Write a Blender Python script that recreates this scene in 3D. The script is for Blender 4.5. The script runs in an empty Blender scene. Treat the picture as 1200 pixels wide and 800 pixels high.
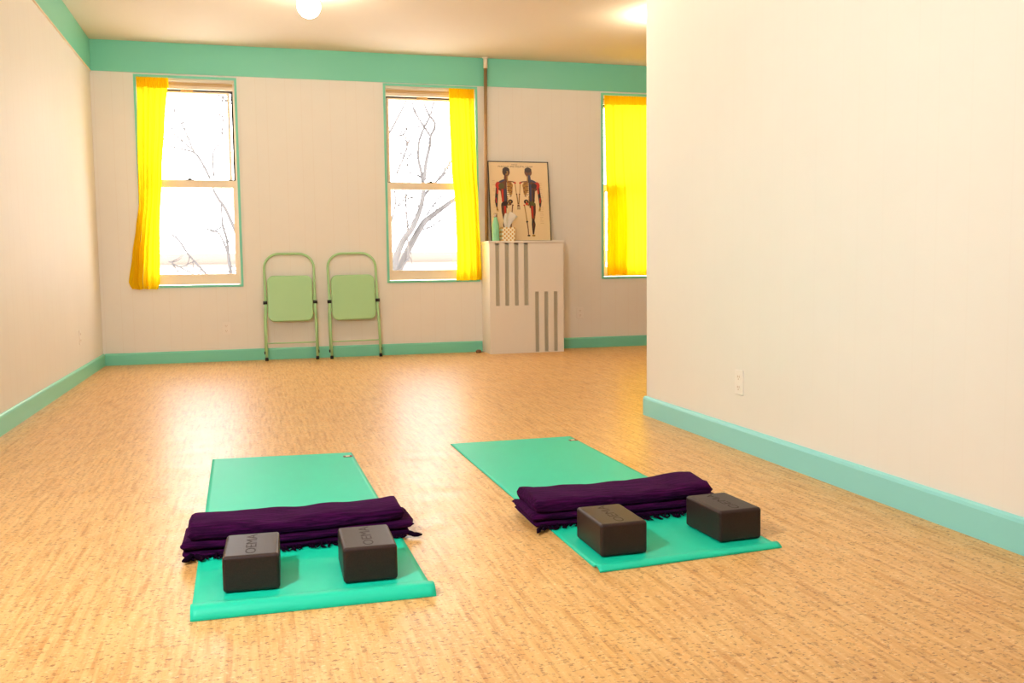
import bpy, bmesh, math, random
from mathutils import Vector, Matrix, noise
random.seed(7)
C = bpy.context.scene.collection
PI = math.pi
# ------------------------------------------------------------------ camera, world, light, exposure
CAM_H = 0.86
FPX, YAW, PITCH, ROLL = 1092.4, 0.2723, 0.0818, -0.0124
fw = Vector((math.sin(YAW)*math.cos(PITCH), math.cos(YAW)*math.cos(PITCH), -math.sin(PITCH)))
r0 = Vector((math.cos(YAW), -math.sin(YAW), 0)); u0 = r0.cross(fw)
rt = math.cos(ROLL)*r0 + math.sin(ROLL)*u0
up = -math.sin(ROLL)*r0 + math.cos(ROLL)*u0
cd = bpy.data.cameras.new('camera'); cam = bpy.data.objects.new('camera', cd); C.objects.link(cam)
cd.sensor_width = 36; cd.lens = FPX/1200*36; cd.clip_start = 0.05; cd.clip_end = 300
cam.matrix_world = Matrix(((rt.x, up.x, -fw.x, 0), (rt.y, up.y, -fw.y, 0), (rt.z, up.z, -fw.z, CAM_H), (0, 0, 0, 1)))
bpy.context.scene.camera = cam
vs = bpy.context.scene.view_settings
vs.view_transform = 'Standard'; vs.look = 'None'; vs.gamma = 1; vs.use_curve_mapping = False
vs.exposure = 0.14
bpy.context.scene.display_settings.display_device = 'sRGB'
SKY = 9.0
w = bpy.data.worlds.new('overcast_sky'); bpy.context.scene.world = w; w.use_nodes = True
w.node_tree.nodes['Background'].inputs[0].default_value = (0.97, 0.98, 1.0, 1)
w.node_tree.nodes['Background'].inputs[1].default_value = SKY
def area(name, loc, rot, sx, sy, energy=1, color=(1, 1, 1), portal=False):
    d = bpy.data.lights.new(name, 'AREA'); d.shape = 'RECTANGLE'; d.size = sx; d.size_y = sy; d.energy = energy; d.color = color
    o = bpy.data.objects.new(name, d); C.objects.link(o); o.location = loc; o.rotation_euler = rot
    if portal: d.cycles.is_portal = True
    return o
# the photographer's flash, on the left of the camera, and its bounce off the ceiling
d = bpy.data.lights.new('flash', 'SPOT'); d.energy = 270; d.shadow_soft_size = 0.10; d.color = (.90, .95, 1)
d.spot_size = math.radians(168); d.spot_blend = 1.0
o = bpy.data.objects.new('flash', d); C.objects.link(o); o.location = (-1.0, 1.3, 1.9)
o.rotation_euler = (Vector((2.3, 7.6, .9))-o.location).to_track_quat('-Z', 'Y').to_euler()
LAMP_W = 75.0

# ------------------------------------------------------------------ helpers
def lin(c):
    return tuple(((x/255)/12.92 if x/255 <= .04045 else ((x/255+.055)/1.055)**2.4) for x in c) + (1,)
def mat(name, rgb, rough=.5, metal=0, spec=.5, **kw):
    m = bpy.data.materials.new(name); m.use_nodes = True
    b = m.node_tree.nodes['Principled BSDF']
    b.inputs['Base Color'].default_value = lin(rgb); b.inputs['Roughness'].default_value = rough
    b.inputs['Metallic'].default_value = metal; b.inputs['Specular IOR Level'].default_value = spec
    for k, v in kw.items(): b.inputs[k.replace('_', ' ')].default_value = v
    return m
class N:
    def __init__(s, m): s.m = m; s.t = m.node_tree; s.b = s.t.nodes['Principled BSDF']
    def new(s, typ, **kw):
        n = s.t.nodes.new(typ)
        for k, v in kw.items(): setattr(n, k, v)
        return n
    def math(s, op, a, b=None, c=None):
        n = s.new('ShaderNodeMath', operation=op)
        for i, v in enumerate((a, b, c)):
            if v is None: continue
            if isinstance(v, (int, float)): n.inputs[i].default_value = v
            else: s.t.links.new(v, n.inputs[i])
        return n.outputs[0]
    def link(s, a, b): s.t.links.new(a, b)
    def coord(s, scale=(1, 1, 1)):
        tc = s.new('ShaderNodeTexCoord'); mp = s.new('ShaderNodeMapping'); mp.inputs['Scale'].default_value = scale
        s.link(tc.outputs['Object'], mp.inputs[0]); return mp.outputs[0]
    def noise(s, scale, coord=None, detail=4, rough=.6):
        n = s.new('ShaderNodeTexNoise'); n.inputs['Scale'].default_value = scale; n.inputs['Detail'].default_value = detail
        n.inputs['Roughness'].default_value = rough
        s.link(coord if coord is not None else s.coord(), n.inputs['Vector']); return n.outputs['Fac']
    def ramp(s, fac, stops):
        r = s.new('ShaderNodeValToRGB'); e = r.color_ramp.elements
        while len(e) < len(stops): e.new(.5)
        for i, (p, c) in enumerate(stops): e[i].position = p; e[i].color = c
        s.link(fac, r.inputs[0]); return r.outputs[0]
    def mix(s, fac, a, b, mode='MIX'):
        n = s.new('ShaderNodeMix', data_type='RGBA', blend_type=mode)
        for i, v in ((0, fac), (6, a), (7, b)):
            if isinstance(v, (int, float)): n.inputs[i].default_value = v
            elif isinstance(v, tuple): n.inputs[i].default_value = v
            else: s.link(v, n.inputs[i])
        return n.outputs[2]
    def bump(s, h, strength=.3, dist=.002):
        n = s.new('ShaderNodeBump'); n.inputs['Strength'].default_value = strength; n.inputs['Distance'].default_value = dist
        s.link(h, n.inputs['Height']); s.link(n.outputs[0], s.b.inputs['Normal'])
def grain(m, scale=300, strength=.2, dist=.001):
    n = N(m); n.bump(n.noise(scale), strength, dist); return m
G = (1, 1, 1, 1); K = (0, 0, 0, 1)

# materials -----------------------------------------------------------------------------
def wall_mat(name, axis, rgb=(243, 237, 227), gr=.07):
    m = mat(name, rgb, .55, spec=.25); n = N(m)
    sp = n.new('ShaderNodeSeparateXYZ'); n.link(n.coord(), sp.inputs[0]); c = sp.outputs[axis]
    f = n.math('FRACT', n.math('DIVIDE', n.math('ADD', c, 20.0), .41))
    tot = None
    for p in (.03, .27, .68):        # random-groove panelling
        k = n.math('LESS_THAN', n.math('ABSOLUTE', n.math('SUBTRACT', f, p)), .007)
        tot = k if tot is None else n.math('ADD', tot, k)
    nz = n.noise(2.2, detail=3)
    base = n.mix(nz, lin(rgb), lin(tuple(int(v*.975) for v in rgb)))
    n.link(n.mix(n.math('MULTIPLY', tot, gr), base, lin((205, 165, 120))), n.b.inputs['Base Color'])  # shade inside the panel lines is tinted into the wall colour
    n.bump(n.math('ADD', n.math('MULTIPLY', tot, -gr*12), n.math('MULTIPLY', n.noise(90), .12)), .12, .001)
    return m
M = {}
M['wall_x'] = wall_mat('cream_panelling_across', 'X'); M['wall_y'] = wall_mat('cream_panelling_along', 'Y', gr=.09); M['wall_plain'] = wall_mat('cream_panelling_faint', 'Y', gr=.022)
M['ceiling'] = mat('ceiling_plaster', (236, 224, 204), .8, spec=.1); grain(M['ceiling'], 60, .15)
M['teal'] = mat('teal_paint', (128, 214, 186), .35, spec=.35); grain(M['teal'], 25, .08)
M['teal_aqua'] = mat('aqua_paint', (146, 220, 216), .35, spec=.35)
M['white'] = mat('white_window_paint', (240, 226, 205), .4)
M['sash'] = mat('aged_sash_paint', (240, 222, 196), .45)
M['groove'] = mat('dark_gap_shade_and_locks', (48, 38, 28), .7)  # near-black for painted gap shade round the sash, also locks and latches
M['latch_shade'] = mat('tan_latch_and_head_shade', (205, 165, 95), .4)  # sash clips, and the shade lines painted at the window head
M['mint'] = mat('mint_enamel', (170, 214, 156), .35, spec=.4); grain(M['mint'], 15, .05)
M['black'] = mat('black_rubber', (14, 12, 12), .5)
M['cover'] = mat('cover_paint', (243, 235, 222), .45); grain(M['cover'], 70, .06)
m = M['mesh'] = mat('grey_grille', (168, 160, 138), .6, metal=.1); n = N(m)
ck = n.new('ShaderNodeTexChecker'); ck.inputs['Scale'].default_value = 130; n.link(n.coord(), ck.inputs[0])
n.link(n.mix(ck.outputs['Fac'], lin((214, 206, 182)), lin((150, 142, 122))), n.b.inputs['Base Color'])
M['pipe'] = mat('worn_pipe_paint', (176, 140, 100), .35, metal=.4); grain(M['pipe'], 60, .15)
M['plate'] = mat('outlet_plate', (243, 236, 226), .35)
M['socket'] = mat('outlet_slot', (188, 156, 118), .6)
M['brown'] = mat('brown_knob', (120, 84, 52), .5)
# floor: cork strips
m = M['floor'] = mat('cork_strip_floor', (232, 186, 118), .4, spec=.4); n = N(m)
rot = n.new('ShaderNodeMapping'); tc = n.new('ShaderNodeTexCoord'); rot.inputs['Rotation'].default_value = (0, 0, PI/2)
n.link(tc.outputs['Object'], rot.inputs[0])
br = n.new('ShaderNodeTexBrick'); br.offset = .37; br.inputs['Scale'].default_value = 1
br.inputs['Brick Width'].default_value = .19; br.inputs['Row Height'].default_value = .011; br.inputs['Mortar Size'].default_value = 0
br.inputs['Color1'].default_value = lin((228, 173, 102)); br.inputs['Color2'].default_value = lin((198, 136, 68)); n.link(rot.outputs[0], br.inputs['Vector'])
streak = n.noise(1, n.coord((60, 5, 1)), 4, .6)
col = n.mix(n.ramp(streak, [(.35, K), (.7, G)]), br.outputs['Color'], lin((233, 189, 124)))
fl = n.noise(1, n.coord((62, 88, 1)), 3, .6)                    # short dark flecks lying across the strips
fl2 = n.noise(1, n.coord((48, 26, 1)), 4, .7)
flm = n.ramp(fl, [(.585, K), (.64, G)]); flm2 = n.ramp(fl2, [(.575, K), (.65, G)])
col = n.mix(n.math('MULTIPLY', flm, .75), col, lin((140, 76, 18)))
col = n.mix(n.math('MULTIPLY', flm2, .5), col, lin((140, 80, 22)))
li = n.noise(1, n.coord((70, 130, 1)), 2, .5)
col = n.mix(n.math('MULTIPLY', n.ramp(li, [(.58, K), (.72, G)]), .5), col, lin((254, 226, 176)))
n.link(col, n.b.inputs['Base Color'])
n.link(n.ramp(n.noise(9), [(.3, (.33,)*3+(1,)), (.7, (.42,)*3+(1,))]), n.b.inputs['Roughness'])
n.bump(n.math('ADD', n.noise(1, n.coord((60, 120, 1)), 3), 0.0), .06, .001)
# textiles
def cloth(name, color, trans=.55):
    m = bpy.data.materials.new(name); m.use_nodes = True; t = m.node_tree; t.nodes.remove(t.nodes['Principled BSDF'])
    out = t.nodes['Material Output']; di = t.nodes.new('ShaderNodeBsdfDiffuse'); tr = t.nodes.new('ShaderNodeBsdfTranslucent'); mx = t.nodes.new('ShaderNodeMixShader')
    di.inputs[0].default_value = color; tr.inputs[0].default_value = color; mx.inputs[0].default_value = trans
    t.links.new(di.outputs[0], mx.inputs[1]); t.links.new(tr.outputs[0], mx.inputs[2]); t.links.new(mx.outputs[0], out.inputs[0]); return m
M['curtain'] = cloth('yellow_voile', (1.0, .68, .012, 1), .5)
M['tissue'] = cloth('white_tissue', (.9, .87, .82, 1), .3)
m = M['blanket'] = mat('purple_cotton_blanket', (62, 8, 62), .95, spec=.08); n = N(m)
n.b.inputs['Sheen Weight'].default_value = .12; n.b.inputs['Sheen Tint'].default_value = lin((190, 60, 180)); n.b.inputs['Sheen Roughness'].default_value = .5
sn = n.noise(1, n.coord((8, 170, 170)), 4)
n.link(n.mix(n.ramp(sn, [(.42, K), (.75, G)]), lin((30, 1, 34)), lin((72, 9, 69))), n.b.inputs['Base Color'])
n.bump(n.math('ADD', n.noise(420, detail=2), n.math('MULTIPLY', sn, 1.5)), .8, .003)
M['fringe'] = mat('dark_purple_yarn', (20, 3, 22), .95, spec=.05)
m = M['matt'] = mat('green_rubber_mat', (14, 196, 142), .5, spec=.4); n = N(m)
n.link(n.mix(n.noise(6), lin((3, 206, 168)), lin((8, 196, 160))), n.b.inputs['Base Color']); n.bump(n.noise(350, detail=2), .35, .001)
m = M['foam'] = mat('charcoal_foam', (66, 52, 48), .42, spec=.25); n = N(m)
n.link(n.mix(n.noise(330, detail=2), lin((60, 40, 36)), lin((40, 26, 24))), n.b.inputs['Base Color']); n.bump(n.noise(260, detail=2), .3, .001)
M['deboss'] = mat('debossed_lettering', (50, 37, 34), .8)
M['tag_gold'] = mat('tag_border', (96, 62, 38), .5); M['tag_white'] = mat('tag_face', (235, 215, 180), .5); M['tag_red'] = mat('tag_red', (190, 30, 10), .5)
M['bottle'] = mat('mint_steel_bottle', (148, 218, 172), .25, spec=.6)
M['steel'] = mat('brushed_steel', (190, 170, 150), .25, metal=.9)
m = M['lattice'] = mat('gold_lattice_card', (236, 214, 172), .5); n = N(m)
mp = n.new('ShaderNodeMapping'); tc = n.new('ShaderNodeTexCoord'); mp.inputs['Rotation'].default_value = (0, PI/4, 0); mp.inputs['Scale'].default_value = (36, 36, 36)
n.link(tc.outputs['Object'], mp.inputs[0]); sp = n.new('ShaderNodeSeparateXYZ'); n.link(mp.outputs[0], sp.inputs[0])
a = n.math('LESS_THAN', n.math('FRACT', sp.outputs['X']), .42); b = n.math('LESS_THAN', n.math('FRACT', sp.outputs['Z']), .42)
n.link(n.mix(n.math('MAXIMUM', a, b), lin((222, 166, 66)), lin((250, 240, 215))), n.b.inputs['Base Color'])
M['paper'] = mat('chart_paper', (243, 214, 166), .35, spec=.5)
M['frame_black'] = mat('thin_black_frame', (30, 20, 14), .35)
for k, c in dict(p_brown=(112, 56, 18), p_dark=(52, 26, 16), p_red=(206, 44, 10), p_blue=(58, 56, 84), p_olive=(92, 84, 26), p_bone=(176, 124, 44), p_ink=(150, 96, 46)).items():
    M[k] = mat('print_'+k[2:], c, .4)
def emis(name, color, s):
    m = bpy.data.materials.new(name); m.use_nodes = True; b = m.node_tree.nodes['Principled BSDF']
    b.inputs['Base Color'].default_value = (.9, .85, .75, 1); b.inputs['Emission Color'].default_value = color; b.inputs['Emission Strength'].default_value = s; return m
M['globe'] = emis('lit_opal_glass', (1, .88, .71, 1), LAMP_W)
M['canopy'] = mat('brass_canopy', (200, 160, 90), .3, metal=.8)
m = M['glass'] = bpy.data.materials.new('window_glass'); m.use_nodes = True; t = m.node_tree; t.nodes.remove(t.nodes['Principled BSDF'])
tr = t.nodes.new('ShaderNodeBsdfTransparent'); gl = t.nodes.new('ShaderNodeBsdfGlossy'); mx = t.nodes.new('ShaderNodeMixShader'); gl.inputs['Roughness'].default_value = .02
mx.inputs[0].default_value = .06; t.links.new(tr.outputs[0], mx.inputs[1]); t.links.new(gl.outputs[0], mx.inputs[2]); t.links.new(mx.outputs[0], t.nodes['Material Output'].inputs[0])
m = M['bark'] = mat('grey_bark', (86, 82, 80), .9, spec=.1); grain(m, 40, .5, .01)
m = M['siding'] = mat('pale_siding', (250, 246, 240), .9, spec=.1); n = N(m)
sp = n.new('ShaderNodeSeparateXYZ'); n.link(n.coord(), sp.inputs[0])
k = n.math('LESS_THAN', n.math('FRACT', n.math('DIVIDE', sp.outputs['Z'], .25)), .3)
n.link(n.mix(k, lin((250, 246, 240)), lin((205, 190, 175))), n.b.inputs['Base Color'])
M['siding_band'] = mat('beige_band', (120, 108, 98), .9, spec=.1)
M['snow'] = mat('snowy_ground', (240, 240, 240), .9, spec=.1)

# mesh builders --------------------------------------------------------------------------
def box(bm, x0, x1, y0, y1, z0, z1, mi=0, bev=0, seg=2):
    t = bmesh.new()
    bmesh.ops.create_cube(t, size=1, matrix=Matrix.Translation(((x0+x1)/2, (y0+y1)/2, (z0+z1)/2)) @ Matrix.Diagonal((abs(x1-x0), abs(y1-y0), abs(z1-z0), 1)))
    if bev: bmesh.ops.bevel(t, geom=list(t.edges), offset=bev, segments=seg, affect='EDGES', profile=.5)
    join(bm, t, mi)
def join(bm, t, mi=0, M4=None):
    if M4 is not None: bmesh.ops.transform(t, matrix=M4, verts=t.verts)
    vm = {v: bm.verts.new(v.co) for v in t.verts}
    for f in t.faces:
        try: nf = bm.faces.new([vm[v] for v in f.verts]); nf.material_index = mi; nf.smooth = f.smooth
        except ValueError: pass
    t.free()
def tube(bm, pts, r, seg=10, mi=0, cap=True, closed=False):
    pts = [Vector(p) for p in pts]; n = len(pts); rr = r if hasattr(r, '__len__') else [r]*n
    rings = []; nrm = None
    for i, p in enumerate(pts):
        a = pts[i-1] if (i > 0 or closed) else p; b = pts[(i+1) % n] if (i < n-1 or closed) else p
        t = (b-a).normalized()
        if nrm is None: nrm = t.orthogonal().normalized()
        nrm = (nrm - t*nrm.dot(t)).normalized(); bn = t.cross(nrm)
        rings.append([bm.verts.new(p + (nrm*math.cos(2*PI*k/seg) + bn*math.sin(2*PI*k/seg))*rr[i]) for k in range(seg)])
    for i in range(n if closed else n-1):
        A, B = rings[i], rings[(i+1) % n]
        for k in range(seg):
            f = bm.faces.new((A[k], A[(k+1) % seg], B[(k+1) % seg], B[k])); f.material_index = mi; f.smooth = True
    if cap and not closed:
        f = bm.faces.new(rings[0][::-1]); f.material_index = mi; f = bm.faces.new(rings[-1]); f.material_index = mi
def lathe(bm, prof, cx=0, cy=0, seg=28, mi=0, a0=0, z0=0):
    rings = []
    for r, z in prof:
        rings.append([bm.verts.new((cx+max(r, 1e-5)*math.cos(2*PI*k/seg), cy+max(r, 1e-5)*math.sin(2*PI*k/seg), z0+z)) for k in range(seg)])
    for A, B in zip(rings, rings[1:]):
        for k in range(seg):
            f = bm.faces.new((A[k], A[(k+1) % seg], B[(k+1) % seg], B[k])); f.smooth = True; f.material_index = mi
def holed_plate(bm, x0, x1, z0, z1, y0, y1, holes, mi=0):
    """vertical plate in the XZ plane from y0 (front) to y1 (back) with rectangular holes (hx0,hx1,hz0,hz1)"""
    xs = sorted({x0, x1, *[h for q in holes for h in q[:2]]}); zs = sorted({z0, z1, *[h for q in holes for h in q[2:]]})
    xs = [x for x in xs if x0-1e-6 <= x <= x1+1e-6]; zs = [z for z in zs if z0-1e-6 <= z <= z1+1e-6]
    nx, nz = len(xs)-1, len(zs)-1
    solid = [[not any(q[0] < (xs[i]+xs[i+1])/2 < q[1] and q[2] < (zs[j]+zs[j+1])/2 < q[3] for q in holes) for j in range(nz)] for i in range(nx)]
    V = {}
    def v(i, j, y):
        k = (i, j, y)
        if k not in V: V[k] = bm.verts.new((xs[i], y, zs[j]))
        return V[k]
    S = lambda i, j: 0 <= i < nx and 0 <= j < nz and solid[i][j]
    for i in range(nx):
        for j in range(nz):
            if not solid[i][j]: continue
            fs = [(v(i, j, y0), v(i+1, j, y0), v(i+1, j+1, y0), v(i, j+1, y0)), (v(i, j, y1), v(i, j+1, y1), v(i+1, j+1, y1), v(i+1, j, y1))]
            if not S(i-1, j): fs.append((v(i, j, y0), v(i, j+1, y0), v(i, j+1, y1), v(i, j, y1)))
            if not S(i+1, j): fs.append((v(i+1, j, y0), v(i+1, j, y1), v(i+1, j+1, y1), v(i+1, j+1, y0)))
            if not S(i, j-1): fs.append((v(i, j, y0), v(i, j, y1), v(i+1, j, y1), v(i+1, j, y0)))
            if not S(i, j+1): fs.append((v(i, j+1, y0), v(i+1, j+1, y0), v(i+1, j+1, y1), v(i, j+1, y1)))
            for q in fs: f = bm.faces.new(q); f.material_index = mi
def obj(name, bm, ms, parent=None, smooth=False, loc=None, recalc=True):
    if recalc: bmesh.ops.recalc_face_normals(bm, faces=bm.faces)
    me = bpy.data.meshes.new(name); bm.to_mesh(me); bm.free()
    for k in (ms if isinstance(ms, (list, tuple)) else [ms]): me.materials.append(M[k] if isinstance(k, str) else k)
    if smooth:
        for p in me.polygons: p.use_smooth = True
    o = bpy.data.objects.new(name, me); C.objects.link(o)
    if parent: o.parent = parent
    if loc: o.location = loc
    return o
def BM(): return bmesh.new()
def tag(o, label, cat, group=None):
    o['label'] = label; o['category'] = cat
    if group: o['group'] = group
    return o
def thing(name, label, cat, loc=(0, 0, 0), rot=(0, 0, 0), group=None):
    o = bpy.data.objects.new(name, None); o.empty_display_size = .1; C.objects.link(o); o.location = loc; o.rotation_euler = rot
    return tag(o, label, cat, group)
def struct(name, bm, ms, parent=None, **k):
    o = obj(name, bm, ms, parent, **k)
    if parent is None: o['kind'] = 'structure'
    return o
def dup(root, label=None, **props):
    r = root.copy(); C.objects.link(r)
    if label: r['label'] = label
    for ch in list(root.children):
        c = ch.copy(); C.objects.link(c); c.parent = r
        for g in list(ch.children):
            e = g.copy(); C.objects.link(e); e.parent = c
    return r
def arc(cx, cz, r, a0, a1, n, y=0):
    return [(cx+r*math.cos(a0+(a1-a0)*i/n), y, cz+r*math.sin(a0+(a1-a0)*i/n)) for i in range(n+1)]
def roundrect(w, h, r, n=8):
    P = []
    for cx, cz, a in ((w/2-r, h/2-r, 0), (-w/2+r, h/2-r, PI/2), (-w/2+r, -h/2+r, PI), (w/2-r, -h/2+r, 1.5*PI)):
        for i in range(n+1): P.append((cx+r*math.cos(a+PI/2*i/n), cz+r*math.sin(a+PI/2*i/n)))
    return P

# ------------------------------------------------------------------ room shell
XL, YB, ZC, XR, YE, XF, YR = -1.2985, 9.048, 2.880, 2.1496, 4.862, 6.4, -3.2
ZB, BH = 2.610, .108
bm = BM(); box(bm, XL-.2, XF+.2, YR-.2, YB+.25, -.1, 0); struct('floor', bm, 'floor')
bm = BM(); box(bm, XL-.2, XF+.2, YR-.2, YB+.25, ZC, ZC+.1); struct('ceiling', bm, 'ceiling')
WIN = [(-.922, -.083, .712, 2.572), (1.300, 2.180, .722, 2.580), (3.518, 4.400, .728, 2.572)]
bm = BM(); holed_plate(bm, XL, XF, 0, ZC, YB, YB+.25, [(a-.012, b+.012, c-.012, d+.012) for a, b, c, d in WIN]); struct('wall_back', bm, 'wall_x')
bm = BM(); box(bm, XL-.2, XL, YR, YB+.25, 0, ZC); struct('wall_left', bm, 'wall_y')
bm = BM(); box(bm, XR, XR+.13, YR, YE, 0, ZC)
struct('wall_right', bm, 'wall_plain')
bm = BM(); tube(bm, [(XR+.004, YE-.002, BH), (XR+.004, YE-.002, ZC)], .005, 8); struct('trim_3', bm, 'cover')      # white corner bead
bm = BM(); box(bm, XL, XR, YR-.2, YR, 0, ZC); box(bm, XR+.13, XF, YR-.2, YR, 0, ZC); struct('wall_rear', bm, 'wall_x')
bm = BM(); box(bm, XF, XF+.2, YR, YB+.25, 0, ZC); struct('wall_far_right', bm, 'wall_y')
# painted frieze bands
bm = BM(); box(bm, XL, XF, YB-.009, YB, ZB, ZC); struct('trim_1', bm, 'teal')
bm = BM(); box(bm, XL, XL+.009, YR, YB-.009, ZB, ZC); struct('trim_2', bm, 'teal')
bm = BM(); box(bm, XL, XL+.013, YR, YB-.009, ZB-.007, ZB); struct('trim_4', bm, 'sash')
# baseboards: profile with rounded top
def base_profile(t=.016, h=BH): return [(0, 0), (t, 0), (t, h-.016), (t*.75, h-.006), (t*.3, h), (0, h)]
def base_along(bm, p0, p1, nx, ny):
    P = base_profile(); rings = []
    for p in (p0, p1): rings.append([bm.verts.new((p[0]+nx*d, p[1]+ny*d, z)) for d, z in P])
    for k in range(len(P)): bm.faces.new((rings[0][k], rings[0][(k+1) % len(P)], rings[1][(k+1) % len(P)], rings[1][k]))
    bm.faces.new(rings[0]); bm.faces.new(rings[1][::-1])
bm = BM(); base_along(bm, (XL+.016, YB), (2.215, YB), 0, -1); base_along(bm, (2.98, YB), (XF, YB), 0, -1); struct('baseboard_back', bm, 'teal')
bm = BM(); base_along(bm, (XL, YR), (XL, YB), 1, 0); struct('baseboard_left', bm, 'teal')
bm = BM(); base_along(bm, (XR, YR), (XR, YE+.016), -1, 0); base_along(bm, (XR, YE), (XR+.13, YE), 0, 1); struct('baseboard_right', bm, 'teal_aqua')

# ------------------------------------------------------------------ windows
def window(idx, a, b, c, d, left_gap):
    e = bpy.data.objects.new('window_%d' % idx, None); C.objects.link(e); e['kind'] = 'structure'; e.location = ((a+b)/2, YB, c)
    ox, oz = (a+b)/2, c
    def L(bm, x0, x1, y0, y1, z0, z1, mi=0, bev=0): box(bm, x0-ox, x1-ox, y0, y1, z0-oz, z1-oz, mi, bev)
    T = .021
    bm = BM(); holed_plate(bm, a-T-ox, b+T-ox, c-T-oz, d+T-oz, -.011, 0, [(a-ox, b-ox, c-oz, d-oz)]); o = obj('trim', bm, 'teal', e)
    bm = BM()                                                           # jamb box, stops and stool
    J = .012
    for q in ((a-J, a, -.001, .25, c-J, d+J), (b, b+J, -.001, .25, c-J, d+J), (a, b, -.001, .25, d, d+J), (a, b, -.001, .25, c-J, c)): L(bm, *q)
    L(bm, a, a+.010, .030, .050, c, d); L(bm, b-.016, b, .030, .050, c, d); L(bm, a, b, .028, .050, d-.036, d)
    L(bm, a, b, .012, .030, d-.012, d)
    obj('frame', bm, 'white', e)
    bm = BM(); L(bm, a+.010, b-.016, .026, .0285, d-.034, d-.029); L(bm, a+.010, b-.016, .0265, .0285, d-.0465, d-.036); L(bm, a+.010, b-.016, .048, .0505, d-.054, d-.049); obj('head_shade_strip', bm, ['latch_shade'], e)  # tan strips stand in for thin lines of shade under the head
    # head stop and dark strips painting in the shadow gap round the upper sash
    bm = BM(); L(bm, a, b, .050, .100, d-.082, d); obj('head_board', bm, 'sash', e)
    zr = 1.640                                                          # meeting rail centre
    sx0, sx1 = a+.022, b-.022
    bm = BM(); L(bm, a, a+.024, .098, .150, zr, d); L(bm, b-.032, b, .098, .150, zr, d); L(bm, a, b, .1005, .150, d-.094, d-.05)
    obj('sash_gap_shade', bm, 'groove', e)
    # upper sash (further out)
    ux0, ux1, uz0, uz1 = a+.026, b-.046, zr-.012, d-.092
    bm = BM(); w_ = .022
    holed_plate(bm, ux0-ox, ux1-ox, uz0-oz, uz1-oz, .106, .138, [(ux0+w_-ox, ux1-w_-ox, uz0+.05-oz, uz1-.018-oz)])
    us = obj('upper_sash', bm, 'sash', e)
    bm = BM(); L(bm, ux0+w_, ux1-w_, .121, .124, uz0+.05, uz1-.018); obj('pane', bm, 'glass', us)
    lx = a+.37 if left_gap > 0 else a+.32
    bm = BM(); L(bm, lx, lx+.105, .083, .108, uz1-.014, uz1+.012, 0, .003); obj('pull_clip', bm, 'latch_shade', us)
    # lower sash (nearer)
    bm = BM(); l0, l1 = a+.010, b-.010
    holed_plate(bm, l0-ox, l1-ox, c+.004-oz, zr+.030-oz, .056, .092, [(l0+.034-ox, l1-.034-ox, c+.100-oz, zr-.036-oz)])
    L(bm, l0, l1, .050, .056, c+.004, c+.022)
    ls = obj('lower_sash', bm, 'sash', e)
    bm = BM(); L(bm, l0+.034, l1-.034, .073, .076, c+.100, zr-.036); obj('pane', bm, 'glass', ls)
    bm = BM(); L(bm, (a+b)/2-.03, (a+b)/2+.03, .060, .095, zr+.030, zr+.040, 0, .003); tube(bm, [((a+b)/2-ox, .078, zr+.04-oz), ((a+b)/2-ox, .078, zr+.05-oz)], .014, 12); obj('sash_lock', bm, 'groove', ls)
    bm = BM(); L(bm, b-.085, b-.025, .062, .092, zr+.030, zr+.038, 0, .002); obj('tilt_latch', bm, 'groove', ls)
    bm = BM(); L(bm, a+.025, a+.085, .062, .092, zr+.030, zr+.038, 0, .002); obj('tilt_latch', bm, 'groove', ls)
    area('sky_portal', ((a+b)/2, YB+.24, (c+d)/2), (-PI/2, 0, 0), b-a, d-c, portal=True)
    return e
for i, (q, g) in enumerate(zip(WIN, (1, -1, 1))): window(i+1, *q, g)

# curtains --------------------------------------------------------------------------------
def interp(tab, z):
    tab = sorted(tab)
    if z <= tab[0][0]: return tab[0][1]
    for (a, x), (b, y) in zip(tab, tab[1:]):
        if z <= b:
            t = (z-a)/(b-a); t = t*t*(3-2*t)*.5+t*.5; return x+(y-x)*t
    return tab[-1][1]
def curtain(bm, left, right, z0, z1, y, folds, amp, seed, n=90, m=60):
    vs_ = []
    for j in range(m+1):
        t = j/m; z = z0+(z1-z0)*t
        xl, xr = interp(left, z), interp(right, z); row = []
        for i in range(n+1):
            u = i/n
            ph = u*folds*2*PI + .7*math.sin(u*9+seed) + .25*noise.noise((u*3, t*2.2, seed))*4
            a = amp*(.45+.55*(1-t)) * (1 + .8*noise.noise((u*4, t*1.3, seed+9)))
            if t > .965: a *= .55
            yy = y + a*math.sin(ph) + .35*a*math.sin(2.3*ph+t*5) + .006*noise.noise((u*9, t*9, seed))
            zz = z + (.010*noise.noise((u*5, seed, 3)) if j == 0 else 0) + (.004*math.sin(ph*1.6) if j == m else 0)
            row.append(bm.verts.new((xl+(xr-xl)*u + .3*a*math.cos(ph), yy, zz)))
        vs_.append(row)
    for j in range(m):
        for i in range(n):
            f = bm.faces.new((vs_[j][i], vs_[j][i+1], vs_[j+1][i+1], vs_[j+1][i])); f.smooth = True
def header(bm, xl, xr, z0, z1, y, folds, seed):                       # doubled rod pocket with fine gathers
    curtain(bm, [(z0, xl), (z1, xr*0+xl)], [(z0, xr), (z1, xr)], z0, z1, y, folds, .006, seed, 120, 6)
yc = YB-.030
bm = BM()
curtain(bm, [(.68, -1.030), (.74, -1.060), (.98, -1.022), (1.25, -.978), (1.45, -.945), (1.75, -.938), (2.56, -.915)],
        [(.68, -.812), (.75, -.792), (1.2, -.775), (1.75, -.733), (2.2, -.690), (2.52, -.655), (2.56, -.645)], .684, 2.562, yc, 5, .016, 2)
c1 = tag(obj('curtain', bm, 'curtain', recalc=False), 'yellow curtain gathered at the left side of the leftmost window', 'curtain')
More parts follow.
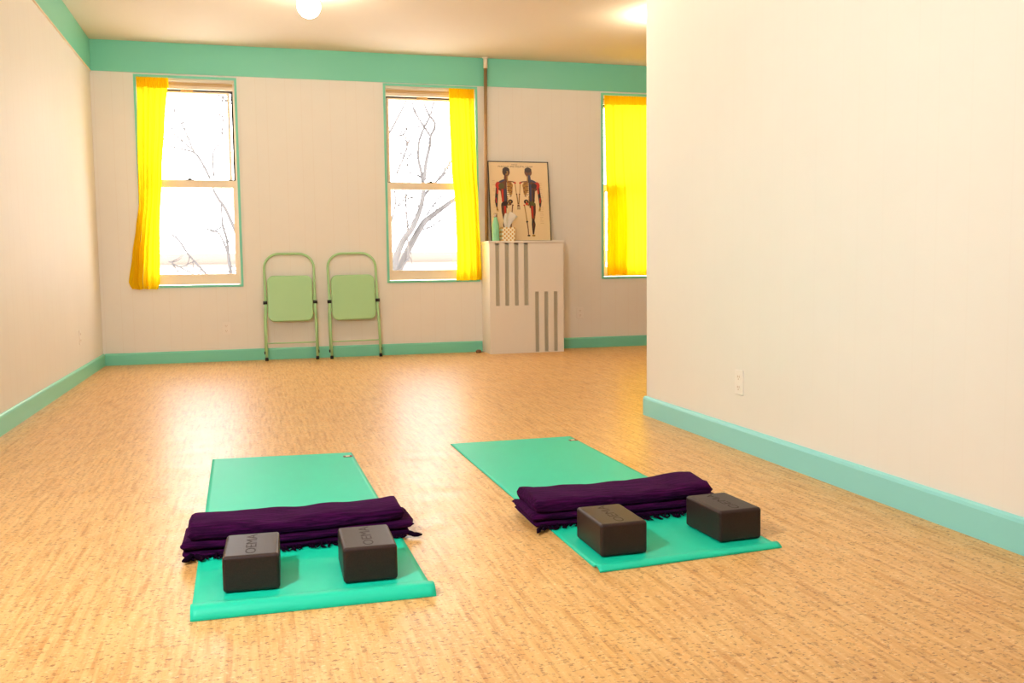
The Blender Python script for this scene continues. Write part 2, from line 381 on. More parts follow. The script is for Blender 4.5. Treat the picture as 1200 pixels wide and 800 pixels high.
bm = BM(); header(bm, -.917, -.646, 2.475, 2.566, yc-.012, 15, 3); obj('rod_pocket', bm, 'curtain', c1, recalc=False)
bm = BM()
curtain(bm, [(.72, 1.950), (.95, 1.962), (1.455, 1.954), (1.79, 1.925), (2.3, 1.912), (2.57, 1.912)],
        [(.72, 2.214), (.95, 2.209), (1.455, 2.192), (1.79, 2.176), (2.57, 2.160)], .715, 2.570, yc, 4, .014, 5)
c2 = tag(obj('curtain', bm, 'curtain', recalc=False), 'yellow curtain at the right side of the middle window, beside the pipe', 'curtain')
bm = BM(); header(bm, 1.912, 2.160, 2.480, 2.573, yc-.012, 14, 6); obj('rod_pocket', bm, 'curtain', c2, recalc=False)
bm = BM()
curtain(bm, [(.73, 3.552), (1.464, 3.552), (1.811, 3.532), (2.565, 3.522)], [(.73, 4.39), (2.565, 4.385)], .742, 2.560, yc, 9, .013, 8, 200)
c3 = tag(obj('curtain', bm, 'curtain', recalc=False), 'wide yellow curtain drawn across the window nearest the right wall', 'curtain')
bm = BM(); header(bm, 3.522, 4.386, 2.475, 2.563, yc-.012, 30, 9); obj('rod_pocket', bm, 'curtain', c3, recalc=False)
bm = BM(); curtain(bm, [(.74, 3.556), (1.7, 3.56)], [(.74, 3.785), (1.3, 3.785), (1.7, 3.76)], .745, 1.68, yc+.026, 3, .006, 12, 40); obj('folded_edge', bm, 'curtain', c3, recalc=False)
for (a, b, c, d), where in zip(WIN, ('leftmost window', 'middle window', 'window nearest the right wall')):
    bm = BM(); tube(bm, [(a, YB+.012, d-.018), (b, YB+.012, d-.018)], .006, 10)
    tag(obj('curtain_rod', bm, 'white'), 'thin white rod across the top of the '+where, 'curtain rod')

# ------------------------------------------------------------------ pipe, radiator cover, things on it
PX = 2.266
pr = thing('heating_pipe', 'tall brown heating pipe running from radiator cover to ceiling', 'pipe', (PX, YB-.048, 1.096))
bm = BM(); tube(bm, [(0, 0, 0), (0.002, 0, .8), (.012, 0, 1.679)], .0165, 20); obj('riser', bm, 'pipe', pr)
bm = BM(); tube(bm, [(.012, 0, 1.679), (.013, 0, 1.784)], .0205, 20); lathe(bm, [(.0205, 1.772), (.030, 1.776), (.030, 1.784), (.0, 1.784)], .013, 0); o = obj('sleeve', bm, 'white', pr); o['label'] = 'white painted sleeve'
# radiator cover
X0, X1, Y0, H = 2.222, 2.972, 8.730, 1.090
rc = thing('radiator_cover', 'cream wooden radiator cover with vertical slots between the windows', 'radiator cover', ((X0+X1)/2, (Y0+YB)/2, 0))
ox, oy = rc.location.x, rc.location.y
up_s = [(2.282, 2.321), (2.377, 2.418), (2.473, 2.514), (2.569, 2.613)]; lo_s = [(2.679, 2.718), (2.774, 2.814), (2.871, 2.912)]
holes = [(a-ox, b-ox, .466, H-.019) for a, b in up_s]+[(a-ox, b-ox, .006, .598) for a, b in lo_s]
bm = BM(); holed_plate(bm, X0-ox, X1-ox, 0, H-.016, Y0-oy, Y0+.018-oy, holes); obj('front_panel', bm, 'cover', rc)
bm = BM(); box(bm, X0-ox, X0+.018-ox, Y0+.018-oy, YB-.002-oy, 0, H-.016); obj('side_panel', bm, 'cover', rc)
bm = BM(); box(bm, X1-.018-ox, X1-ox, Y0+.018-oy, YB-.002-oy, 0, H-.016); obj('side_panel', bm, 'cover', rc)
bm = BM(); box(bm, X0-.010-ox, X1+.010-ox, Y0-.012-oy, YB-.002-oy, H-.016, H+.004, 0, .003); obj('lid', bm, 'cover', rc)
bm = BM(); box(bm, X0+.03-ox, X1-.03-ox, Y0+.019-oy, Y0+.023-oy, .004, H-.03); o = obj('grille', bm, 'mesh', rc); o['label'] = 'grey metal grille behind the slots'
ZT = H+.004
# floor knob
bm = BM(); lathe(bm, [(0, 0), (.024, 0), (.028, .010), (.026, .022), (.015, .030), (0, .031)], 2.150, 8.93, 20)
tag(obj('door_stop', bm, 'brown', smooth=True), 'small brown knob on the floor left of the radiator cover', 'door stop')
# outlets
def outlet(label, loc, rz):
    t = thing('wall_outlet', label, 'outlet', loc, (0, 0, rz))         # local -y faces the room
    bm = BM(); box(bm, -.036, .036, -.006, 0, -.057, .057, 0, .002); obj('cover_plate', bm, 'plate', t)
    for z in (.024, -.024):
        bm = BM()
        P = roundrect(.030, .032, .010, 4); v0 = [bm.verts.new((x, -.0075, z+zz)) for x, zz in P]; v1 = [bm.verts.new((x, -.006, z+zz)) for x, zz in P]
        bm.faces.new(v0); [bm.faces.new((v0[k], v0[k-1], v1[k-1], v1[k])) for k in range(len(P))]
        for dx in (-.007, .007): box(bm, dx-.0015, dx+.0015, -.0082, -.0070, z-.002, z+.008, 1)
        box(bm, -.0025, .0025, -.0082, -.0070, z-.011, z-.006, 1)
        obj('socket', bm, ['plate', 'socket'], t)
    return t
outlet('cream wall outlet on back wall, left of the chairs', (-.230, YB, .306), 0)
outlet('cream wall outlet on back wall, right of the radiator cover', (3.256, YB, .360), 0)
outlet('cream wall outlet on the large right wall', (XR, 3.815, .310), -PI/2)
outlet('cream wall outlet low on the left wall near the corner', (XL, 7.91, .338), PI/2)

# anatomy chart -----------------------------------------------------------------------------
PW, PH = .624, .796
po = thing('framed_poster', 'framed anatomical chart of two figures leaning on the radiator cover', 'poster', (2.292+PW/2, 8.930, ZT), (-math.radians(7.0), 0, 0))
bm = BM(); holed_plate(bm, -PW/2, PW/2, 0, PH, -.010, .008, [(-PW/2+.007, PW/2-.007, .007, PH-.007)]); obj('frame', bm, 'frame_black', po)
bm = BM(); box(bm, -PW/2+.007, PW/2-.007, -.002, .004, .007, PH-.007)
for side, x0 in ((-1, -.272), (1, .205)):                               # tiny caption lines down both sides
    for k in range(22):
        if random.random() < .25: continue
        z = .60-.020*k; wdt = random.uniform(.02, .045); box(bm, x0, x0+wdt, -.0024, -.0015, z, z+.0022, 1)
pp = obj('print', bm, ['paper', 'p_bone'], po)
def ell(bm, cx, cz, rx, rz, mi, y, rot=0, n=18):
    vs_ = []
    for k in range(n):
        a = 2*PI*k/n; x, z = rx*math.cos(a), rz*math.sin(a)
        vs_.append(bm.verts.new((cx+x*math.cos(rot)-z*math.sin(rot), y, cz+x*math.sin(rot)+z*math.cos(rot))))
    f = bm.faces.new(vs_); f.material_index = mi
def poly(bm, P, mi, y): f = bm.faces.new([bm.verts.new((x, y, z)) for x, z in P]); f.material_index = mi
def stroke(bm, P, W, mi, y):
    for (a, b), (wa, wb) in zip(zip(P, P[1:]), zip(W, W[1:])):
        dx, dz = b[0]-a[0], b[1]-a[1]; l = math.hypot(dx, dz); nx, nz = -dz/l, dx/l
        poly(bm, [(a[0]+nx*wa, a[1]+nz*wa), (b[0]+nx*wb, b[1]+nz*wb), (b[0]-nx*wb, b[1]-nz*wb), (a[0]-nx*wa, a[1]-nz*wa)], mi, y)
    for p, q in zip(P, W): ell(bm, p[0], p[1], q, q, mi, y-.00005, n=10)
# chart-local pixels of the figure (x right, y down) -> poster metres
def figure(name, cx, s, back):
    """s=+1 muscles on the left half, bones on the right; s=-1 mirrored"""
    bm = BM(); y = -.0026; BR, DK, RD, BL, OL, BO = range(6)
    WX = 1.25; q = lambda x, z: (cx+s*x*WX, z)
    def E(x, z, rx, rz, mi, yy, rot=0): ell(bm, cx+s*x*WX, z, rx*WX, rz, mi, yy, s*rot)
    def S(P, W, mi, yy): stroke(bm, [q(*p) for p in P], W, mi, yy)
    def Pg(P, mi, yy): poly(bm, [q(*p) for p in (P if s > 0 else P[::-1])], mi, yy)
    # head and neck
    E(0, .690, .031, .043, BR, y); E(0, .712, .029, .026, DK, y-.0001)
    if back: S([(0, .725), (0, .665)], [.002, .002], DK, y-.0003)
    else:
        E(-.012, .690, .013, .032, DK, y-.0002); E(.010, .695, .007, .006, BO, y-.0003); E(.004, .668, .010, .006, BO, y-.0003); E(.011, .68, .004, .012, BO, y-.0003)
    E(0, .655, .018, .016, BR, y-.0001)
    S([(-.006, .65), (-.008, .60)], [.014, .017], BL if back else BR, y-.0001); S([(.008, .65), (.008, .60)], [.006, .006], BO, y-.0002)
    # muscular half
    Pg([(-.004, .62), (-.05, .60), (-.082, .575), (-.080, .52), (-.052, .50), (-.046, .43), (-.040, .385), (-.048, .34), (0.0, .33), (0, .5)], BR, y)
    E(-.070, .560, .022, .034, RD, y-.0002, -.3); E(-.043, .552, .024, .028, OL if not back else DK, y-.0003)
    E(-.038, .600, .030, .010, BL, y-.0003, .4)
    S([(-.036, .51), (-.038, .40)], [.010, .009], RD if not back else DK, y-.0003)
    S([(-.014, .56 if back else .51), (-.014, .40)], [.012, .009], BL, y-.0003)
    S([(-.003, .61), (-.003, .36)], [.004, .004], DK, y-.0004)
    S([(-.078, .54), (-.084, .47), (-.090, .40), (-.088, .345)], [.014, .014, .015, .008], DK, y-.0001)
    S([(-.074, .53), (-.078, .48)], [.008, .009], RD, y-.0002); S([(-.092, .43), (-.089, .385)], [.005, .005], RD, y-.0003)
    S([(-.086, .335), (-.084, .31)], [.008, .006], BO, y-.0002)
    for k in range(3): S([(-.090+.006*k, .318), (-.086+.006*k, .296)], [.0022, .0016], BO, y-.0002)
    E(-.022, .375, .030, .022, DK if not back else OL, y-.0004, .3)
    S([(-.030, .36), (-.030, .29), (-.026, .22)], [.027, .025, .017], DK if not back else BR, y-.0001)
    S([(-.022, .35), (-.020, .27), (-.021, .235)], [.009, .010, .006], RD, y-.0003)
    S([(-.040, .35), (-.037, .26)], [.007, .006], BR if not back else DK, y-.0003)
    S([(-.025, .21), (-.027, .165), (-.024, .115), (-.022, .075)], [.014, .020, .013, .008], DK, y-.0001)
    S([(-.030, .175), (-.028, .13)], [.007, .005], BR, y-.0003)
    E(-.024, .056, .014, .010, BO if back else BR, y-.0002)
    # skeletal half
    S([(.002, .60), (.05, .594), (.066, .585)], [.004, .005, .008], BR, y-.0001); E(.070, .582, .009, .009, RD, y-.0002)
    Pg([(.002, .60), (.040, .59), (.050, .55), (.044, .47), (.030, .455), (.006, .50)], BO, y)
    for k in range(7):
        z = .580-.020*k; wd = .040 if 1 <= k <= 4 else .032
        S([(.004, z+.006), (.004+wd*.6, z+.004), (.004+wd, z-.008), (.004+wd*.6, z-.018)], [.003]*4, BO if k % 2 else BR, y-.0001)
    E(.036, .555, .016, .026, BO, y-.00005); E(.030, .50, .014, .022, BO, y-.00005)
    for k in range(5): E(.003, .42-.018*k+.02, .006, .007, BO, y-.0002)
    S([(.070, .575), (.077, .48)], [.0045, .0035], BO, y); E(.079, .470, .006, .007, BR, y-.0001)
    S([(.079, .465), (.086, .37)], [.0045, .0035], BO, y); S([(.083, .465), (.090, .37)], [.0018, .0018], DK, y-.0001)
    for k in range(4): S([(.084+.004*k, .362), (.081+.007*k, .335), (.080+.0065*k, .318)], [.002, .0016, .0012], BR, y)
    E(.026, .395, .020, .022, DK, y-.0001); E(.024, .395, .008, .010, BO, y-.0003); E(.022, .372, .012, .014, BR if not back else RD, y-.0002); E(.010, .362, .009, .008, BO, y-.0003)
    E(.044, .36, .007, .007, RD if back else BR, y-.0002)
    S([(.042, .355), (.034, .28), (.027, .205)], [.0055, .0045, .006], BO if back else BR, y); E(.026, .195, .009, .010, DK, y-.0002)
    S([(.026, .19), (.020, .12), (.019, .07)], [.006, .005, .0045], BR, y-.0001); E(.016, .056, .012, .009, DK, y-.0002)
    return obj(name, bm, ['p_brown', 'p_dark', 'p_red', 'p_blue', 'p_olive', 'p_bone'], pp, recalc=False)
figure('printed_figure', -.128, 1, False); figure('printed_figure', .100, -1, True)
def text(name, body, size, parent, M4, m, extrude=.0002, sx=1):
    cu = bpy.data.curves.new(name, 'FONT'); cu.body = body; cu.size = size; cu.align_x = 'CENTER'; cu.align_y = 'CENTER'; cu.extrude = extrude; cu.resolution_u = 3
    to = bpy.data.objects.new(name, cu); C.objects.link(to); bpy.context.view_layer.update()
    me = bpy.data.meshes.new_from_object(to.evaluated_get(bpy.context.evaluated_depsgraph_get())); bpy.data.objects.remove(to)
    me.transform(M4 @ Matrix.Diagonal((sx, 1, 1, 1))); me.materials.clear(); me.materials.append(M[m])
    o = bpy.data.objects.new(name, me); C.objects.link(o); o.parent = parent; return o
RX = Matrix.Rotation(PI/2, 4, 'X')
text('title', 'MUSCULAR AND SKELETAL SYSTEM', .0225, pp, Matrix.Translation((-.030, -.0025, PH-.052)) @ RX, 'p_brown')
text('title', 'THE MALE', .014, pp, Matrix.Translation((-.040, -.0025, PH-.032)) @ RX, 'p_brown')

# bottle and tissue box
bt = thing('water_bottle', 'mint green metal water bottle with silver cap on radiator cover', 'bottle', (2.322, 8.860, ZT))
bm = BM(); lathe(bm, [(0, 0), (.033, 0), (.0355, .004), (.0355, .130), (.034, .155), (.028, .185), (.019, .212), (.0165, .225), (.0165, .232), (0, .232)]); obj('body', bm, 'bottle', bt)
bm = BM(); lathe(bm, [(0, .2325), (.0185, .2325), (.0195, .236), (.0195, .258), (.017, .266), (0, .267)]); o = obj('cap', bm, 'steel', bt); o['label'] = 'silver screw cap'
tb = thing('tissue_box', 'white and gold lattice tissue box on the radiator cover', 'tissue box', (2.436, 8.850, ZT))
bm = BM(); box(bm, -.063, .063, -.055, .055, 0, .132, 0, .003); obj('carton', bm, 'lattice', tb)
bm = BM(); nn = 16; rows = []
for j in range(nn+1):
    t = j/nn; row = []
    for i in range(nn+1):
        u = i/nn-.5; sp_ = .035+.075*t
        row.append(bm.verts.new((u*sp_*1.25+.045*t*t, .018*math.sin(u*9+t*2)*(.4+t)+.02*(1-t)*u, .130+.155*t*(1-.45*abs(u+.12))+.010*math.sin(u*11+1)*t)))
    rows.append(row)
for j in range(nn):
    for i in range(nn): f = bm.faces.new((rows[j][i], rows[j][i+1], rows[j+1][i+1], rows[j+1][i])); f.smooth = True
obj('tissue', bm, 'tissue', tb, recalc=False)

# ------------------------------------------------------------------ folding chairs
def chair(label, loc, rot):
    t = thing('folding_chair', label, 'chair', loc, rot, None)           # local z up along the chair, leaning back
    R_ = .0115; hw = .2265; top = 1.010; rc_ = .135
    P = [(hw+.004, 0, .022), (hw+.002, 0, .30), (hw, 0, .54)] + [(x, 0, z) for x, _, z in arc(hw-rc_, top-rc_-R_, rc_, 0, PI/2, 12)]
    P += [(-x, 0, z) for x, _, z in reversed(arc(hw-rc_, top-rc_-R_, rc_, 0, PI/2, 12))] + [(-hw, 0, .54), (-hw-.002, 0, .30), (-hw-.004, 0, .022)]
    bm = BM(); tube(bm, P, R_, 14); obj('front_frame', bm, 'mint', t)
    bm = BM(); h2 = hw+.011                                            # rear legs folded behind the front frame
    tube(bm, [(h2+.002, .030, .085), (h2, .027, .40), (hw-.004, .026, .60)], .009, 12)
    obj('rear_leg', bm, 'mint', t)
    bm = BM(); tube(bm, [(-h2-.002, .030, .085), (-h2, .027, .40), (-hw+.004, .026, .60)], .009, 12); obj('rear_leg', bm, 'mint', t)
    bm = BM(); tube(bm, [(-hw, .004, .162), (hw, .004, .162)], .006, 10); obj('stretcher', bm, 'mint', t)
    # seat: pressed panel with rolled edge
    bm = BM(); prof = [(-.014, .985), (-.020, .965), (-.0215, .90), (-.0215, .80)]
    W_, H_ = .412, .428; zc = .577
    def ring(y, sc, ins): return [bm.verts.new((x, y, zc+z)) for x, z in roundrect(W_-ins, H_-ins, .060-ins/3, 8)]
    rs = [ring(.010, 1, .004), ring(.008, 1, 0), ring(-.012, 1, 0), ring(-.018, 1, .008), ring(-.020, 1, .020), ring(-.0185, 1, .05)]
    for A, B in zip(rs, rs[1:]):
        for k in range(len(A)): f = bm.faces.new((A[k], A[(k+1) % len(A)], B[(k+1) % len(A)], B[k])); f.smooth = True
    bm.faces.new(rs[0]); bm.faces.new(rs[-1])
    obj('seat', bm, 'mint', t)
    for sx in (-1, 1):
        bm = BM(); box(bm, sx*(hw)-.003-.012*sx, sx*hw+.003-.012*sx, -.010, .022, .445, .61, 0, .002); obj('side_bracket', bm, 'mint', t)
        bm = BM(); tube(bm, [(sx*(hw-.016), -.006, .541), (sx*(hw+.020), -.006, .541)], .016, 16)
        box(bm, sx*hw-.017, sx*hw+.017, -.017, .014, .527, .556, 0, .004); o = obj('hinge', bm, 'black', t); o['label'] = 'black hinge'
        bm = BM(); tube(bm, [(sx*(hw+.0042), 0, 0), (sx*(hw+.004), 0, .030)], [.0155, .0145], 14); o = obj('foot_cap', bm, 'black', t); o['label'] = 'black rubber foot cap'
        bm = BM(); tube(bm, [(sx*(h2+.002), .030, .063), (sx*(h2+.002), .030, .090)], .012, 12); o = obj('foot_cap', bm, 'black', t); o['label'] = 'black rubber foot cap'
    return t
ch = chair('mint green metal folding chair leaning on back wall, nearer the leftmost window', (.354, YB-.165, .003), (-math.radians(8.6), 0, 0))
c2_ = dup(ch, 'mint green metal folding chair leaning on back wall, nearer the middle window'); c2_.location = (.947, YB-.170, .003); c2_.rotation_euler = (-math.radians(8.8), -math.radians(.7), 0)
for q in (ch, c2_): q['group'] = 'folded chairs against the back wall'

# ------------------------------------------------------------------ ceiling lamps
def lamp(label, x, y):
    t = thing('ceiling_lamp', label, 'lamp', (x, y, ZC), group=None)
    bm = BM(); lathe(bm, [(0, 0), (.062, 0), (.060, -.018), (.045, -.030), (.040, -.046), (0, -.046)]); obj('canopy', bm, 'canopy', t)
    bm = BM(); bmesh.ops.create_uvsphere(bm, u_segments=32, v_segments=20, radius=.084, matrix=Matrix.Translation((0, 0, -.125)))
    obj('globe', bm, 'globe', t, smooth=True); return t
lamp('lit round globe lamp on ceiling above the chairs', .478, 7.10)
lamp('added unseen globe lamp on ceiling between the chairs and the right wall', 1.5, 5.2)  # added fill, out of view, brightens the back wall and its right side
lamp('added unseen globe lamp on ceiling over the camera end of the room', .7, 1.1)  # added fill, out of view, brightens the near floor and mat fronts
lamp('lit round globe lamp on ceiling, behind the end of the right wall', 3.30, 7.15)

# ------------------------------------------------------------------ yoga mats
def lerp(a, b, t): return a+(b-a)*t
def yoga_mat(label, FL, FR, NR, NL, hump_l, hump_r, tagpos, HL=.13):
    cx = (FL[0]+NR[0])/2; cy = (FL[1]+NR[1])/2
    t = thing('yoga_mat', label, 'yoga mat', (cx, cy, 0), group=None)
    bm = BM(); nu, nv = 40, 200; th = .0045; L = FL[1]-NL[1]
    def P(u, v, top):
        x = lerp(lerp(FL[0], FR[0], u), lerp(NL[0], NR[0], u), v); yy = lerp(lerp(FL[1], FR[1], u), lerp(NL[1], NR[1], u), v)
        s = (1-v)*L; h = lerp(hump_l, hump_r, u)
        # the near end has set into a low roll: rises, crests and comes down to the floor
        if s < HL:
            c_ = .028
            if s > c_: a = (HL-s)/(HL-c_); z = h*a*a*(3-2*a)
            else: z = h*math.sin(PI/2*max(0, s/c_))**.8
        else: z = 0
        z += .0006*(1+noise.noise((x*6, yy*5, 2)))
        return (x-cx, yy-cy, z+(th if top else 0.0003))
    T = [[bm.verts.new(P(i/nu, j/nv, 1)) for i in range(nu+1)] for j in range(nv+1)]
    B = [[bm.verts.new(P(i/nu, j/nv, 0)) for i in range(nu+1)] for j in range(nv+1)]
    for j in range(nv):
        for i in range(nu):
            f = bm.faces.new((T[j][i], T[j+1][i], T[j+1][i+1], T[j][i+1])); f.smooth = True; bm.faces.new((B[j][i], B[j][i+1], B[j+1][i+1], B[j+1][i])).smooth = True
    for j in range(nv): bm.faces.new((T[j][0], B[j][0], B[j+1][0], T[j+1][0])); bm.faces.new((T[j][nu], T[j+1][nu], B[j+1][nu], B[j][nu]))
    for i in range(nu): bm.faces.new((T[0][i], T[0][i+1], B[0][i+1], B[0][i])); bm.faces.new((T[nv][i], B[nv][i], B[nv][i+1], T[nv][i+1]))
    obj('surface', bm, 'matt', t)
    bm = BM(); x, y = tagpos[0]-cx, tagpos[1]-cy; z = th+.0016
    box(bm, x-.020, x+.020, y-.017, y+.017, z, z+.001, 0); box(bm, x-.009, x+.009, y-.009, y+.012, z+.001, z+.0014, 1); box(bm, x+.004, x+.018, y-.013, y-.006, z+.001, z+.0014, 2)
    o = obj('corner_tag', bm, ['tag_gold', 'tag_white', 'tag_red'], t); o['label'] = 'small gold and white printed tag'
    return t
yoga_mat('green yoga mat on the left, directly in front of the chairs', (-.192, 4.360), (.424, 4.308), (.440, 2.340), (-.170, 2.347), .026, .024, (.398, 4.215))
yoga_mat('green yoga mat on the right, nearer the right wall', (.903, 4.358), (1.511, 4.356), (1.515, 2.431), (.912, 2.383), .010, .009, (1.488, 4.245), .055)

# ------------------------------------------------------------------ blankets
def blanket(label, x0, x1, yfront, ydepth, seed, skew, tass_extra):
    cx = (x0+x1)/2; cy = yfront+ydepth/2
    t = thing('folded_blanket', label, 'blanket', (cx, cy, .0068))
    L = x1-x0; bm = BM(); nl = 3; hz = [.024, .026, .040]; zb = 0
    rnd = random.Random(seed)
    for k in range(nl):
        h = hz[k]; ns = 70; nc = 26; rings = []
        e0 = rnd.uniform(-.012, .010); e1 = rnd.uniform(-.012, .012)
        if k == 1: e0 -= .012; e1 += .010
        if k == nl-1: e0 = .012*skew-.004; e1 = -.018
        yo = rnd.uniform(-.008, .008) + (.004 if k < nl-1 else .0)
        for i in range(ns+1):
            u = i/ns; xx = -L/2+e0+(L+e1-e0)*u
            dep = ydepth*(1-.10*u*skew) - (.012 if k == nl-1 else 0) ; yc_ = skew*.028*(u-.35)+yo
            endf = min(u, 1-u)*L; sc = math.sqrt(max(0.02, 1-(1-min(1, endf/.014))**2))
            sag = -.006*math.sin(PI*u)*(k/(nl-1)) + .006*noise.noise((u*3, seed, k*.3))*(k+1)/nl + (.006*max(0, (u-.8)/.2)*k/3)
            ring = []
            for c in range(nc):
                a = 2*PI*c/nc; ca, sa = math.cos(a), math.sin(a)
                py = math.copysign(abs(ca)**.32, ca); pz = math.copysign(abs(sa)**.75, sa)
                yy = yc_+py*(dep/2)*(1-.03*(1-sc)) + .006*noise.noise((u*7, a, k+seed)); zz = zb+h/2+pz*(h/2*1.10)*sc
                zz += sag*(1 if k else 0) + (.0035*noise.noise((u*9, py*2.2, k*3+seed)) if sa > 0 else 0)
                if k == nl-1 and sa > .3: zz += .009*noise.noise((u*4, py*3, seed*2)) + .005*(1-py*py)
                ring.append(bm.verts.new((xx + .010*noise.noise((py*3, k, seed)) + .020*py*(u-.5)*.0, yy, max(zz, .0))))
            rings.append(ring)
        for A, B in zip(rings, rings[1:]):
            for c in range(nc): f = bm.faces.new((A[c], A[(c+1) % nc], B[(c+1) % nc], B[c])); f.smooth = True
        for q in (rings[0][::-1], rings[-1]): f = bm.faces.new(q); f.smooth = True
        zb += h*.97
    # outer layer that wraps over the front edge and tucks under itself at the far side
    obj('folded_cloth', bm, 'blanket', t)
    bm = BM()                                                            # knotted tassels along the front hem
    def tassel(x, y, ang, ln, r, z=.004):
        p = Vector((x, y, z+.004)); pts = [p]; a = ang
        for s_ in range(5):
            a += rnd.uniform(-.6, .6); p = p+Vector((math.sin(a)*ln/5, -math.cos(a)*ln/5, 0)); p.z = max(r*.9, p.z*.55+rnd.uniform(0, .003)); pts.append(p.copy())
        tube(bm, pts, [r*.8, r*1.2, r, r*1.1, r*.9, r*.4], 6)
    n_ = 58
    for i in range(n_):
        u = (i+rnd.random()*.8)/n_; x = -L/2+.01+(L-.02)*u
        yf = -ydepth/2*(1-.10*u*skew)+skew*.028*(u-.35)-.004
        tassel(x, yf+.010, rnd.uniform(-.7, .7), rnd.uniform(.024, .046), rnd.uniform(.0022, .0040), rnd.choice((.002, .002, .008)))
    for (x, y, a, ln, r) in tass_extra: tassel(x-cx, y-cy, a, ln, r, .006)
    obj('fringe', bm, 'fringe', t)
    return t
blanket('folded purple blanket lying across the left green yoga mat', -.212, .462, 2.852, .215, 3, 1,
        [(-.19, 2.86, -.7, .06, .009), (-.18, 2.86, -.4, .055, .008), (.45, 2.90, .5, .06, .007), (.46, 2.90, .9, .05, .006)])
blanket('folded purple blanket lying across the right green yoga mat', .862, 1.528, 2.828, .245, 11, .6,
        [(.885, 2.835, -.35, .075, .007), (.90, 2.84, -.1, .05, .006)])

# ------------------------------------------------------------------ yoga blocks
def block(label, cx, cy, rz, wd=.147, dp=.215, first=None):
    if first is None:
        t = thing('yoga_block', label, 'yoga block', (cx, cy, .0068), (0, 0, rz))
        bm = BM(); box(bm, -wd/2, wd/2, -dp/2, dp/2, 0, .098, 0, .010, 5); obj('foam_body', bm, 'foam', t, smooth=False)
        text('debossed_mark', 'OEMA', .050, t, Matrix.Translation((0, 0, .0981)) @ Matrix.Rotation(PI/2, 4, 'Z') @ Matrix.Diagonal((1.32, .82, 1, 1)), 'deboss', .00015)
    else:
        t = dup(first, label); t.location = (cx, cy, .0068); t.rotation_euler = (0, 0, rz)
    t['group'] = 'charcoal foam blocks on the near ends of the mats'
    return t
b0 = block('charcoal foam yoga block, leftmost of the four', -.020, 2.615, -.035)
block('charcoal foam yoga block at the right edge of the left green mat', .291, 2.594, -.02, first=b0)
block('charcoal foam yoga block at the left edge of the right green mat', 1.030, 2.597, .0, first=b0)
block('charcoal foam yoga block, nearest to the right wall', 1.420, 2.622, .05, first=b0)

# ------------------------------------------------------------------ outside the windows
def at(x, y, Y):
    dx, dy = (x-600)/FPX, -(y-400)/FPX; v = rt*dx+up*dy+fw; return Vector((0, 0, CAM_H))+v*(Y/v.y)
def branch(bm, pts, px, Y, jit=.25, sub=3):
    rnd = random.Random(int(pts[-1][0]*7+pts[-1][1])); P = []; R_ = []
    W = [q if isinstance(q, Vector) else at(q[0], q[1], Y+rnd.uniform(-jit, jit)) for q in pts]; n_ = len(W)
    for i in range(n_-1):
        for k in range(sub):
            t = k/sub; p0, p1, p2, p3 = W[max(i-1, 0)], W[i], W[i+1], W[min(i+2, n_-1)]
            P.append(.5*((2*p1)+(p2-p0)*t+(2*p0-5*p1+4*p2-p3)*t*t+(3*p1-p0-3*p2+p3)*t**3)); f = (i+t)/(n_-1); R_.append(lerp(px[0], px[1], f)*1.75*Y/FPX/2)
    P.append(W[-1]); R_.append(px[1]*Y/FPX/2)
    tube(bm, P, R_, 7)
def crop(pts, ox, oy, s): return [(ox+x/s, oy+y/s) for x, y in pts]
def twigs(bm, pts, Y, cnt, seed, ln):
    rnd = random.Random(seed)
    for _ in range(cnt):
        i = rnd.randrange(len(pts)-1); t = rnd.random(); x = lerp(pts[i][0], pts[i+1][0], t); y = lerp(pts[i][1], pts[i+1][1], t)
        dx, dy = pts[i+1][0]-pts[i][0], pts[i+1][1]-pts[i][1]; a = math.atan2(dy, dx)+rnd.choice((-1, 1))*rnd.uniform(.4, 1.0); L_ = ln*rnd.uniform(.4, 1.2); q = [(x, y)]
        for k in range(4): a += rnd.uniform(-.35, .35); x += math.cos(a)*L_/4; y += math.sin(a)*L_/4; q.append((x, y))
        branch(bm, q, (.8, .3), Y, .15, 1)
def tree(label, Ytr, mains, seed, base):
    t = thing('bare_tree', label, 'tree', base)
    bm = BM()
    for k, (pts, px) in enumerate(mains):
        if k == 0: branch(bm, [Vector(base), Vector(base)*.5+at(*pts[0], Ytr)*.5, at(*pts[0], Ytr)], (px[0]*1.6, px[0]), Ytr, 0)
        branch(bm, pts, px, Ytr); twigs(bm, pts, Ytr, 6, seed+k, 30)
    bmesh.ops.translate(bm, verts=bm.verts, vec=-Vector(base)); obj('branches', bm, 'bark', t)
lo = lambda p: crop(p, 440, 205, 6.15); hi = lambda p: crop(p, 440, 100, 6.667)
bB = at(448, 470, 14.5); bB.z = -4.02
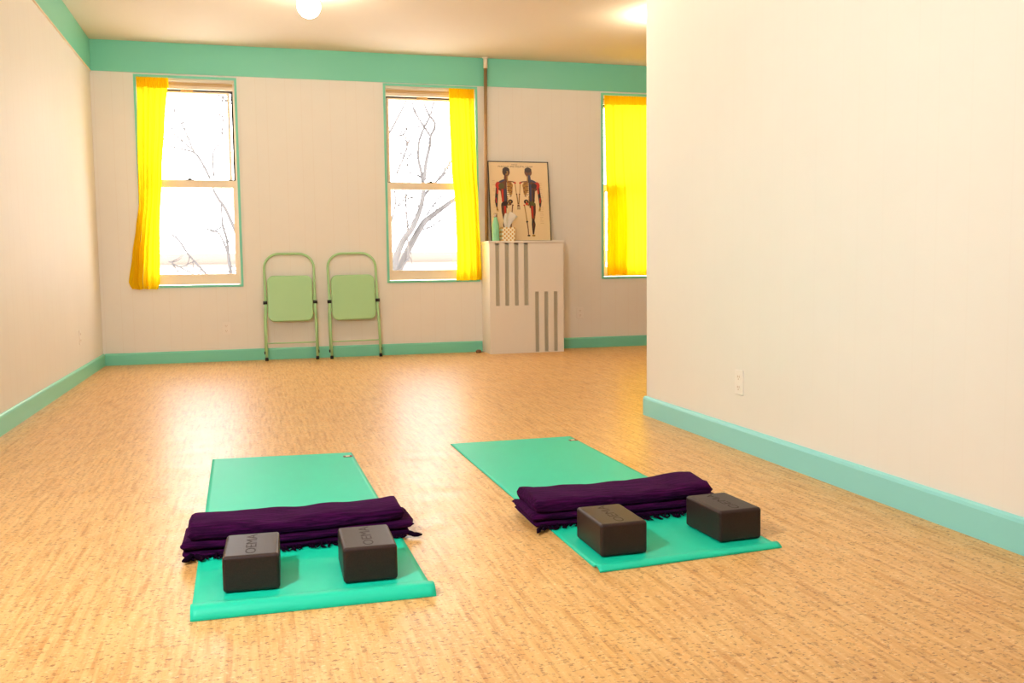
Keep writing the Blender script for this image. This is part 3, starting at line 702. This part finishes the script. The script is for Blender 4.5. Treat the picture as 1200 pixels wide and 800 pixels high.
mid = [(lo([(60, 900), (175, 670), (245, 520), (300, 420), (350, 340), (400, 300), (480, 240), (550, 190), (700, 90), (800, -60)]), (5.5, 2.2)),
       (lo([(60, 900), (140, 620), (200, 470), (260, 390), (310, 280), (340, 170), (345, 90), (330, -20)]), (5.0, 2.2)),
       (lo([(315, 260), (350, 150), (400, 95), (470, 10), (560, -120)]), (2.6, 1)),
       (hi([(375, 745), (350, 650), (335, 560), (340, 450), (355, 390), (390, 310), (425, 240), (455, 120), (470, 0)]), (2.2, .9)),
       (hi([(378, 745), (395, 600), (425, 470), (430, 400), (460, 340), (462, 290), (425, 240), (385, 160), (370, 60)]), (2.6, .9)),
       (hi([(430, 400), (385, 330), (345, 270), (295, 175), (290, 110), (230, 60)]), (1.6, .7)),
       (hi([(60, 440), (115, 360), (180, 240), (235, 130), (270, 40)]), (1.7, .8)),
       (lo([(230, 390), (240, 620)]), (1.0, 1.8)), (lo([(235, 400), (218, 200), (222, 60)]), (1.4, .6)),
       (hi([(165, 690), (220, 560), (260, 440), (300, 360), (350, 310)]), (1.4, .6)),
       (lo([(115, 330), (145, 200), (135, 90)]), (1.4, .8)), (lo([(345, 390), (400, 375), (480, 322), (560, 350)]), (1.2, .6)),
       (lo([(370, 290), (420, 210), (490, 130)]), (1.2, .6)), (lo([(150, 230), (200, 180), (270, 100)]), (1.1, .5)), (hi([(245, 720), (250, 520), (235, 330)]), (.9, .4)),
       (hi([(130, 440), (180, 400), (240, 385)]), (.8, .4)), (hi([(500, 740), (580, 640)]), (1.0, .6))]
tree('bare grey tree with forked trunk outside the middle window', 14.5, mid, 40, tuple(bB))
l4 = lambda p: crop(p, 180, 95, 6.667); l5 = lambda p: crop(p, 180, 205, 5.93)
bA = at(300, 470, 17); bA.z = -4.02
lef = [(l5([(760, 900), (640, 560), (525, 290), (490, 220), (440, 150), (410, 85)]), (2.6, 1.6)),
       (l4([(440, 760), (380, 640), (320, 560), (240, 535), (140, 512), (60, 480)]), (1.6, .7)), (l4([(318, 560), (250, 400), (190, 280), (150, 210)]), (1.2, .5)),
       (l4([(300, 530), (200, 450), (140, 390)]), (1.1, .5)), (l4([(470, 740), (465, 560), (530, 460), (540, 280), (530, 170), (565, 130)]), (1.2, .5)),
       (l4([(500, 90), (560, 150), (640, 190)]), (1.0, .8)), (l5([(110, 400), (180, 460), (240, 550), (350, 670), (460, 780)]), (1.1, 1.4)),
       (l5([(105, 600), (180, 640), (260, 680), (380, 760)]), (.8, .9)), (l5([(300, 310), (400, 390), (450, 400), (500, 500), (540, 640)]), (.8, 1.5)),
       (l5([(470, 200), (480, 350), (510, 450), (525, 600), (560, 800)]), (1.0, 2.4))]
tree('thin bare tree outside the leftmost window', 17.0, lef, 90, tuple(bA))
# pale building across the street
bd = thing('apartment_building', 'pale overexposed building across the street beyond the windows', 'building', (2, 32, -4))
bm = BM(); box(bm, -16, 16, 0, 8, 0, 4.9); obj('wall', bm, 'siding', bd)
bm = BM(); box(bm, -16.05, 16.05, -.08, 0, 4.95, 5.35); box(bm, -16.2, 16.2, -.3, 8.2, 4.9, 5.0); obj('cornice', bm, 'siding_band', bd)
bm = BM(); box(bm, -16.05, 16.05, -.06, 0, 3.3, 4.1); obj('belt_course', bm, 'siding_band', bd)
bm = BM(); box(bm, -40, 45, YB+1, 60, -4.3, -4.0); o = obj('ground', bm, 'snow'); o['kind'] = 'structure'
